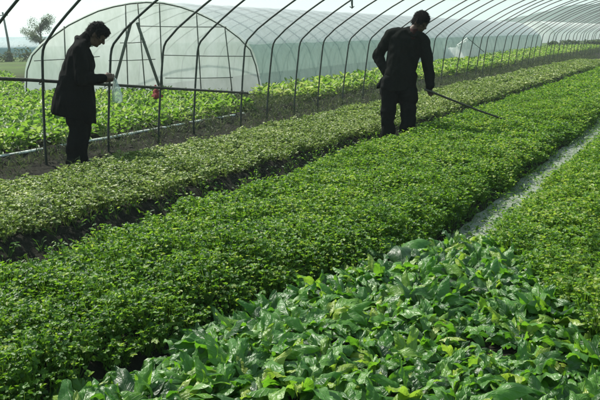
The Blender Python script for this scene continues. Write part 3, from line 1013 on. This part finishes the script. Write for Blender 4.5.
for k in range(12):
    a = k * 2.1 + 0.7
    cent.append(Vector((0.75 * math.cos(a) * (0.4 + 0.6 * ((k * 0.37) % 1)), 0.75 * math.sin(a), 1.5 + 1.7 * ((k * 0.618) % 1)))); rad.append(0.38)
ge.build('trunk', MAT['bark'], tree)
link('crown', crown_mesh('crown', cent, rad, 7000, 0.075, 3), MAT['tree_leaf'], tree)

hedge = empty('dark_hedge', (-13.0, 70, 0))
tag(hedge, 'low dark hedge in front of the far white tunnel', 'hedge')
cent, rad = [], []
for k in range(46):
    t = k / 45
    cent.append((t * 7.5 + random.uniform(-0.3, 0.3), t * 18.0 - 6, 0.18 + random.uniform(-0.08, 0.1))); rad.append(random.uniform(0.25, 0.5))
link('foliage', crown_mesh('foliage', cent, rad, 9000, 0.22, 5), MAT['tree_leaf'], hedge)

up_ = empty('utility_pole', (-46.9, 33.5, 0))
tag(up_, 'thin dark utility pole standing left of the small tree', 'utility pole')
ge = Geo(); ge.tube([(0.05, 0.05, -0.3), (0, 0, 1.8), (-0.12, -0.08, 3.75)], [0.10, 0.09, 0.07], 10)
ge.build('pole_shaft', MAT['concrete'], up_)
ge = Geo(); ge.tube([(-0.3, -0.38, 3.5), (0.1, 0.2, 3.52)], 0.035, 6)
ge.build('crossarm', MAT['concrete'], up_)

# low tangle of bushes behind the left part of the field
bush = empty('field_hedge', (-45, 32, 0))
tag(bush, 'brownish low bushes along the back edge of the lettuce field', 'hedge')
cent, rad = [], []
for k in range(60):
    t = k / 59
    cent.append((-9 + 26 * t + random.uniform(-0.5, 0.5), -7 + 18 * t + random.uniform(-0.5, 0.5), 0.3 + random.uniform(0, 0.35))); rad.append(random.uniform(0.35, 0.7))
link('foliage', crown_mesh('foliage', cent, rad, 8000, 0.16, 8), MAT['weed'], bush)

# red bundle on the field by the tunnel end
ge = Geo()
ge.ball((0, 0, 0.09), (0.13, 0.11, 0.10)); ge.ball((-0.03, 0.02, 0.19), (0.085, 0.08, 0.09)); ge.capsule((-0.03, 0.02, 0.24), (-0.06, 0.03, 0.33), 0.04, 0.025)
ge.capsule((0.05, 0, 0.14), (0.16, -0.02, 0.04), 0.06, 0.03)
o = ge.fused('red_bag', MAT['red_cloth'], None, 0.012, 3, lambda c: 0.012 * (vnoise(c[:, 0] * 30 + c[:, 2] * 9, c[:, 1] * 30 - c[:, 2] * 14, 3) - 0.5) * 2)
o.scale = (0.85, 0.85, 0.85); o.location = (-9.05, 9.55, float(ground_z(-9.05, 9.55)) + 0.16)
tag(o, 'crumpled dull red bag lying among the lettuce before the tunnel end', 'bag')


# ------------------------------------------------------------------ people
def wr(amp, fx, fz, seed):
    def f(c):
        a = vnoise(c[:, 0] * fx + c[:, 1] * fx * 0.7, c[:, 2] * fz + c[:, 1] * 4, seed)
        b_ = vnoise(c[:, 0] * fx * 2.3 - c[:, 1] * fx * 1.9, c[:, 2] * fz * 2.1, seed + 1)
        return amp * ((a - 0.5) * 1.4 + (b_ - 0.5) * 0.6)
    return f


def head_geo(ge, c, rot):
    """head centred at c; in its own frame the face looks along +x, up is +z, left is +y"""
    def T(p): return rot @ Vector(p) + Vector(c)
    ge.ball(c, (0.098, 0.076, 0.118), rot)                                  # skull
    ge.ball(T((0.035, 0, -0.055)), (0.060, 0.058, 0.075), rot)              # jaw
    ge.ball(T((0.066, 0, -0.100)), (0.026, 0.028, 0.020), rot)              # chin
    ge.capsule(T((0.090, 0, 0.005)), T((0.112, 0, -0.032)), 0.011, 0.016)   # nose
    ge.capsule(T((0.086, -0.035, 0.022)), T((0.086, 0.035, 0.022)), 0.013, 0.013)   # brow
    ge.capsule(T((0.088, -0.016, -0.063)), T((0.088, 0.016, -0.063)), 0.010, 0.010)  # lips
    for s in (-1, 1):
        ge.ball(T((0.062, s * 0.040, -0.022)), (0.026, 0.024, 0.022), rot)  # cheek
        ge.ball(T((-0.008, s * 0.080, -0.012)), (0.018, 0.010, 0.032), rot @ Matrix.Rotation(s * 0.3, 3, 'Z'))  # ear


def hair_geo(ge, c, rot):
    def T(p): return rot @ Vector(p) + Vector(c)
    ge.ball(T((-0.012, 0, 0.028)), (0.103, 0.084, 0.108), rot)
    ge.ball(T((-0.045, 0, -0.015)), (0.068, 0.077, 0.085), rot)
    ge.ball(T((-0.05, 0, -0.07)), (0.042, 0.055, 0.05), rot)
    ge.ball(T((0.022, 0, 0.062)), (0.078, 0.070, 0.066), rot)
    for s in (-1, 1):
        ge.capsule(T((0.0, s * 0.070, 0.045)), T((-0.004, s * 0.074, 0.012)), 0.022, 0.014)


def hair_wisps(hair, n, seed):
    r_ = np.random.default_rng(seed)
    me = hair.data
    k = len(me.vertices)
    co = np.empty(k * 3, np.float32); me.vertices.foreach_get('co', co); co = co.reshape(-1, 3)
    no = np.empty(k * 3, np.float32); me.vertices.foreach_get('normal', no); no = no.reshape(-1, 3)
    i = r_.integers(0, k, n)
    p, nn = co[i], no[i]
    t = np.stack([r_.normal(0, 0.5, n), r_.normal(0, 0.5, n), np.full(n, -0.6)], -1)
    t = t - nn * (t * nn).sum(1)[:, None]
    t /= np.linalg.norm(t, axis=1)[:, None] + 1e-6
    s_ = np.cross(t, nn)
    L = r_.uniform(0.02, 0.045, n)[:, None]
    V = np.stack([p - s_ * 0.0022 - nn * 0.003, p + s_ * 0.0022 - nn * 0.003, p + t * L * 0.6 + nn * 0.006 + s_ * 0.0015, p + t * L + nn * (0.004 + 0.008 * r_.uniform(0, 1, (n, 1)))], 1).reshape(-1, 3)
    link('hair_strands', np_mesh('hair_strands', V, np.arange(n * 4).reshape(-1, 4)), MAT['hair'], hair)


def eyes(c, rot, parent):
    for s in (-1, 1):
        ge = Geo(); ge.ball(rot @ Vector((0.086, s * 0.030, 0.004)) + Vector(c), 0.011)
        ge.build('eye', MAT['eye'], parent)


def hand_geo(ge, wrist, d, palm_n, curl, side):
    """hand from wrist along d; palm faces palm_n; thumb on the given side"""
    wrist = Vector(wrist); d = Vector(d).normalized()
    pn = Vector(palm_n); pn = (pn - d * pn.dot(d)).normalized()
    s = d.cross(pn) * side                           # towards the thumb
    c = wrist + d * 0.05
    for k in (-1, 0, 1):
        ge.capsule(wrist + s * 0.018 * k + d * 0.005, wrist + d * 0.088 + s * 0.024 * k, 0.017, 0.014)
    lens = (0.070, 0.080, 0.075, 0.058)
    for k in range(4):
        b0 = wrist + d * (0.092 - 0.004 * abs(k - 1)) + s * (0.030 - 0.020 * k)
        a = 0.25 + 0.1 * k
        p = b0
        for j, fr in enumerate((0.45, 0.32, 0.23)):
            a += curl * (0.9 if j else 0.6)
            q = p + (d * math.cos(a) + pn * math.sin(a)) * lens[k] * fr
            ge.capsule(p, q, 0.0092 - 0.0008 * j, 0.0085 - 0.0008 * j, 8, 3)
            p = q
    t0 = wrist + d * 0.03 + s * 0.025
    t1 = t0 + (d * 0.6 + s * 0.7 + pn * 0.3).normalized() * 0.038
    t2 = t1 + (d * 0.85 + s * 0.15 + pn * (0.3 + 0.5 * curl)).normalized() * 0.032
    ge.capsule(t0, t1, 0.013, 0.0105, 8, 3); ge.capsule(t1, t2, 0.0105, 0.009, 8, 3)


def shoe(parent, heel, toe_dir):
    ge = Geo(); h = Vector(heel); d = Vector(toe_dir).normalized()
    ge.capsule(h + Vector((0, 0, 0.045)), h + d * 0.13 + Vector((0, 0, 0.036)), 0.045, 0.044)
    ge.capsule(h + d * 0.10 + Vector((0, 0, 0.034)), h + d * 0.20 + Vector((0, 0, 0.03)), 0.046, 0.034)
    ge.capsule(h + Vector((0, 0, 0.06)), h + Vector((0, 0, 0.12)), 0.05, 0.052)
    ge.fused('shoe', MAT['shoe'], parent, 0.012, 2)


# --- man in the long black coat, head bowed over his hands (local x = towards the far end, y = away from the viewer)
man = empty('person', (-6.03, 5.01, 0), R(50.29))
man.rotation_euler = (0, R(4.2), R(50.29))      # leaning over his hands
tag(man, 'person in a long black coat with bowed head by the nearest hoops', 'person')
hc = (0.225, 0.0, 1.485)
hr = Matrix.Rotation(R(-12), 3, 'Z') @ Matrix.Rotation(R(38), 3, 'Y')
ge = Geo()
head_geo(ge, hc, hr)
ge.capsule((0.05, 0, 1.34), (0.17, 0, 1.43), 0.064, 0.060)
ge.loft([(0.0, 0, 0.80, 0.12, 0.16), (0.0, 0, 0.95, 0.115, 0.15), (0.0, 0, 1.12, 0.12, 0.16), (0.03, 0, 1.28, 0.10, 0.18), (0.05, 0, 1.35, 0.06, 0.09)])
RA = [(0.03, -0.20, 1.28), (0.05, -0.255, 0.99), (0.29, -0.13, 1.03)]
LA = [(0.05, 0.20, 1.28), (0.10, 0.25, 0.99), (0.30, 0.075, 0.99)]
for A_ in (RA, LA):
    ge.capsule(A_[0], A_[1], 0.05, 0.04); ge.capsule(A_[1], A_[2], 0.038, 0.027)
hand_geo(ge, RA[2], (0.9, 0.35, 0.10), (-0.1, 0.8, -0.5), 0.55, 1)
hand_geo(ge, LA[2], (0.9, -0.30, 0.22), (0.1, -0.8, 0.3), 0.5, -1)
legs = [((-0.01, -0.09, 0.86), (0.01, -0.10, 0.46), (-0.045, -0.10, 0.08)), ((0.02, 0.09, 0.86), (0.05, 0.10, 0.46), (0.03, 0.11, 0.08))]
for a_, b_, c_ in legs:
    ge.capsule(a_, b_, 0.075, 0.052); ge.capsule(b_, c_, 0.05, 0.036)
ge.fused('body', MAT['skin'], man, 0.0065, 2)
eyes(hc, hr, man)
ge = Geo(); hair_geo(ge, hc, hr)
hair_wisps(ge.fused('hair', MAT['hair'], man, 0.006, 2, wr(0.012, 55, 26, 3)), 2600, 1)
ge = Geo()
ge.loft([(-0.03, 0, 0.565, 0.235, 0.25, -0.26), (-0.025, 0, 0.70, 0.222, 0.245, -0.16), (-0.01, 0, 0.86, 0.205, 0.235, -0.05), (0.0, 0, 1.0, 0.19, 0.235),
         (0.02, 0, 1.14, 0.175, 0.235), (0.03, 0, 1.24, 0.155, 0.232), (0.035, 0, 1.31, 0.125, 0.20, -0.1), (0.05, 0, 1.365, 0.085, 0.11, -0.2), (0.07, 0, 1.40, 0.075, 0.08, -0.3)])
for A_ in (RA, LA):
    ge.capsule(A_[0], A_[1], 0.082, 0.066); ge.capsule(A_[1], Vector(A_[1]).lerp(Vector(A_[2]), 0.93), 0.066, 0.048)
ge.capsule((0.04, -0.08, 1.39), (0.15, -0.055, 1.37), 0.022, 0.018); ge.capsule((0.04, 0.08, 1.39), (0.15, 0.055, 1.37), 0.022, 0.018)   # lapels
ge.capsule((0.06, 0, 1.38), (0.115, 0, 1.425), 0.088, 0.076); ge.capsule((0.02, -0.06, 1.425), (0.02, 0.06, 1.425), 0.034, 0.034); ge.capsule((0.02, -0.07, 1.42), (0.10, -0.085, 1.40), 0.03, 0.025)
ge.capsule((0.05, -0.05, 1.36), (0.03, -0.19, 1.30), 0.085, 0.08); ge.capsule((0.05, 0.05, 1.36), (0.05, 0.19, 1.30), 0.085, 0.08)
ge.fused('coat', MAT['coat'], man, 0.010, 2, wr(0.030, 9, 5, 5))
ge = Geo(); ge.capsule((0.13, -0.055, 1.372), (0.175, -0.02, 1.352), 0.012, 0.008); ge.capsule((0.13, 0.055, 1.372), (0.175, 0.02, 1.352), 0.012, 0.008)
ge.fused('shirt_collar', MAT['shirt'], man, 0.005, 1)
ge = Geo()
for a_, b_, c_ in legs:
    ge.capsule(a_, b_, 0.125, 0.110); ge.capsule(b_, Vector(c_) + Vector((0, 0, 0.02)), 0.108, 0.092)
ge.loft([(0.0, 0, 0.80, 0.14, 0.17), (0.0, 0, 0.92, 0.13, 0.16)])
ge.fused('trousers', MAT['trouser'], man, 0.012, 3, wr(0.028, 6, 10, 8))
shoe(man, (-0.07, -0.10, 0.0), (1, -0.15, 0)); shoe(man, (0.0, 0.11, 0.0), (1, 0.1, 0))

# --- man with the long pole, one hand on his hip
man2 = empty('person', (-3.50, 8.12, 0), R(22.98))
man2.scale = (0.98, 0.98, 0.98)
tag(man2, 'person in dark work clothes with one hand on hip holding a pole', 'person')
hc = (0.295, -0.03, 1.58)
hr = Matrix.Rotation(R(-42), 3, 'Z') @ Matrix.Rotation(R(32), 3, 'Y')
ge = Geo()
head_geo(ge, hc, hr)
ge.capsule((0.17, 0.0, 1.44), (0.255, -0.01, 1.53), 0.064, 0.057)
ge.loft([(0.03, 0, 0.80, 0.15, 0.12), (0.05, 0, 0.98, 0.14, 0.11), (0.08, 0, 1.18, 0.16, 0.115), (0.11, 0, 1.33, 0.19, 0.10, -0.2), (0.15, 0, 1.44, 0.10, 0.06, -0.3)])
HA = [(-0.095, 0.03, 1.415), (-0.265, 0.13, 1.15), (-0.145, 0.02, 0.945)]       # arm to the hip
PA = [(0.345, -0.03, 1.325), (0.405, -0.05, 1.02), (0.425, -0.10, 0.755)]       # arm to the pole
for A_ in (HA, PA):
    ge.capsule(A_[0], A_[1], 0.052, 0.042); ge.capsule(A_[1], A_[2], 0.04, 0.028)
hand_geo(ge, HA[2], (0.75, -0.15, -0.55), (0.4, 0.3, 0.5), 0.45, -1)
hand_geo(ge, PA[2], (0.12, -0.12, -0.95), (0.35, -0.5, 0.0), 0.85, 1)
legs = [((-0.075, 0, 0.86), (-0.105, -0.01, 0.46), (-0.115, 0.02, 0.08)), ((0.135, 0, 0.86), (0.155, -0.02, 0.46), (0.15, 0.0, 0.08))]
for a_, b_, c_ in legs:
    ge.capsule(a_, b_, 0.08, 0.055); ge.capsule(b_, c_, 0.052, 0.038)
ge.fused('body', MAT['skin'], man2, 0.0065, 2)
eyes(hc, hr, man2)
ge = Geo(); hair_geo(ge, hc, hr)
hair_wisps(ge.fused('hair', MAT['hair'], man2, 0.006, 2, wr(0.012, 55, 26, 4)), 2600, 2)
ge = Geo()
ge.loft([(0.02, 0, 0.705, 0.222, 0.165, 0.03), (0.025, 0, 0.86, 0.212, 0.155), (0.05, 0, 0.99, 0.205, 0.15), (0.08, 0, 1.14, 0.208, 0.15), (0.105, 0, 1.27, 0.215, 0.14, -0.1),
         (0.12, 0, 1.36, 0.215, 0.125, -0.2), (0.145, 0, 1.44, 0.15, 0.095, -0.3), (0.175, 0, 1.49, 0.085, 0.08, -0.3)])
for A_ in (HA, PA):
    ge.capsule(A_[0], A_[1], 0.080, 0.074); ge.capsule(A_[1], Vector(A_[1]).lerp(Vector(A_[2]), 0.95), 0.074, 0.060)
ge.capsule((-0.17, 0.03, 0.82), (-0.24, 0.05, 0.755), 0.06, 0.045)     # jacket skirt pushed out at the hip
ge.capsule((0.15, 0.0, 1.45), (-0.085, 0.03, 1.43), 0.085, 0.075); ge.capsule((0.18, 0.0, 1.45), (0.335, -0.03, 1.345), 0.085, 0.075)
ge.capsule((0.15, 0.05, 1.50), (0.25, 0.04, 1.505), 0.03, 0.03)
ge.capsule((0.11, -0.075, 1.475), (0.21, -0.12, 1.40), 0.022, 0.016); ge.capsule((0.24, -0.065, 1.46), (0.235, -0.12, 1.40), 0.02, 0.014)
ge.fused('jacket', MAT['jacket'], man2, 0.010, 3, wr(0.024, 10, 8, 15))
ge = Geo(); ge.loft([(0.19, -0.055, 1.36, 0.045, 0.075), (0.195, -0.045, 1.44, 0.052, 0.075), (0.21, -0.035, 1.495, 0.056, 0.06)])
ge.fused('sweater_neck', MAT['red_knit'], man2, 0.008, 2)
ge = Geo()
for a_, b_, c_ in legs:
    ge.capsule(a_, b_, 0.128, 0.114); ge.capsule(b_, Vector(c_) + Vector((0, 0, 0.02)), 0.112, 0.092)
ge.loft([(0.03, 0, 0.80, 0.19, 0.13), (0.03, 0, 0.92, 0.18, 0.13)])
ge.fused('trousers', MAT['trouser'], man2, 0.012, 3, wr(0.028, 6, 10, 18))
shoe(man2, (-0.12, 0.05, 0.0), (-0.1, -1, 0)); shoe(man2, (0.16, 0.04, 0.0), (0.35, -1, 0))


def to_world(o, p):
    return o.rotation_euler.to_matrix() @ (Vector(p) * o.scale.x) + o.location


# the pole in his hand
hp = to_world(man2, (0.455, -0.145, 0.69))
tip = Vector((-2.22, 9.32, 0.17))
d = (hp - tip).normalized()
ge = Geo(); ge.tube([tuple(hp + d * 0.12), tuple(hp), tuple(hp.lerp(tip, 0.5) + Vector((0, 0, -0.012))), tuple(tip)], [0.013, 0.014, 0.0135, 0.010], 8)
o = ge.build('long_pole', MAT['pole_wood'])
tag(o, 'long thin dark wooden pole slanting from the hand down to the bright bed', 'pole')

# clear plastic bag hanging from the coated man's hands
ge_v = []
nb, ns = 22, 28
for i in range(nb + 1):
    t = i / nb
    z = 0.0 - 0.31 * t
    r0 = 0.014 + 0.055 * math.sin(min(1, t * 1.25) * math.pi / 2) ** 1.2
    if t > 0.93: r0 *= 1 - (t - 0.93) * 9
    for k in range(ns):
        a = 2 * math.pi * k / ns
        rr = r0 * (1 + 0.22 * math.sin(5 * a + 6 * t) * (1 - 0.5 * t) + 0.10 * math.sin(11 * a - 9 * t))
        ge_v.append((rr * 0.9 * math.cos(a) + 0.02 * t, rr * 0.65 * math.sin(a), z))
idx = np.arange((nb + 1) * ns).reshape(-1, ns)
idn = np.roll(idx, -1, axis=1)
Q = np.stack([idx[:-1], idn[:-1], idn[1:], idx[1:]], -1).reshape(-1, 4)
o = link('plastic_bag', np_mesh('plastic_bag', np.array(ge_v), Q), MAT['bag'])
o.scale = (0.82, 0.82, 0.9); o.location = to_world(man, (0.405, -0.055, 1.02)); o.rotation_euler = (0, 0, R(50))
tag(o, 'limp clear plastic bag hanging from the coated person\'s hands', 'plastic bag')


# ------------------------------------------------------------------ thin haze in the air
ge = Geo(); ge.box((-1400, -310, -3.0), (950, 1600, 60.0))
m, n, out = new_mat('haze')
v = n.nodes.new('ShaderNodeVolumePrincipled')
v.inputs['Color'].default_value = (0.84, 0.95, 0.93, 1)
v.inputs['Density'].default_value = 0.0011
v.inputs['Anisotropy'].default_value = 0.2
n.links.new(v.outputs[0], out.inputs['Volume'])
o = ge.build('haze', m, smooth=False)
tag(o, 'thin pale haze in the air over the far fields', 'haze', kind='stuff')
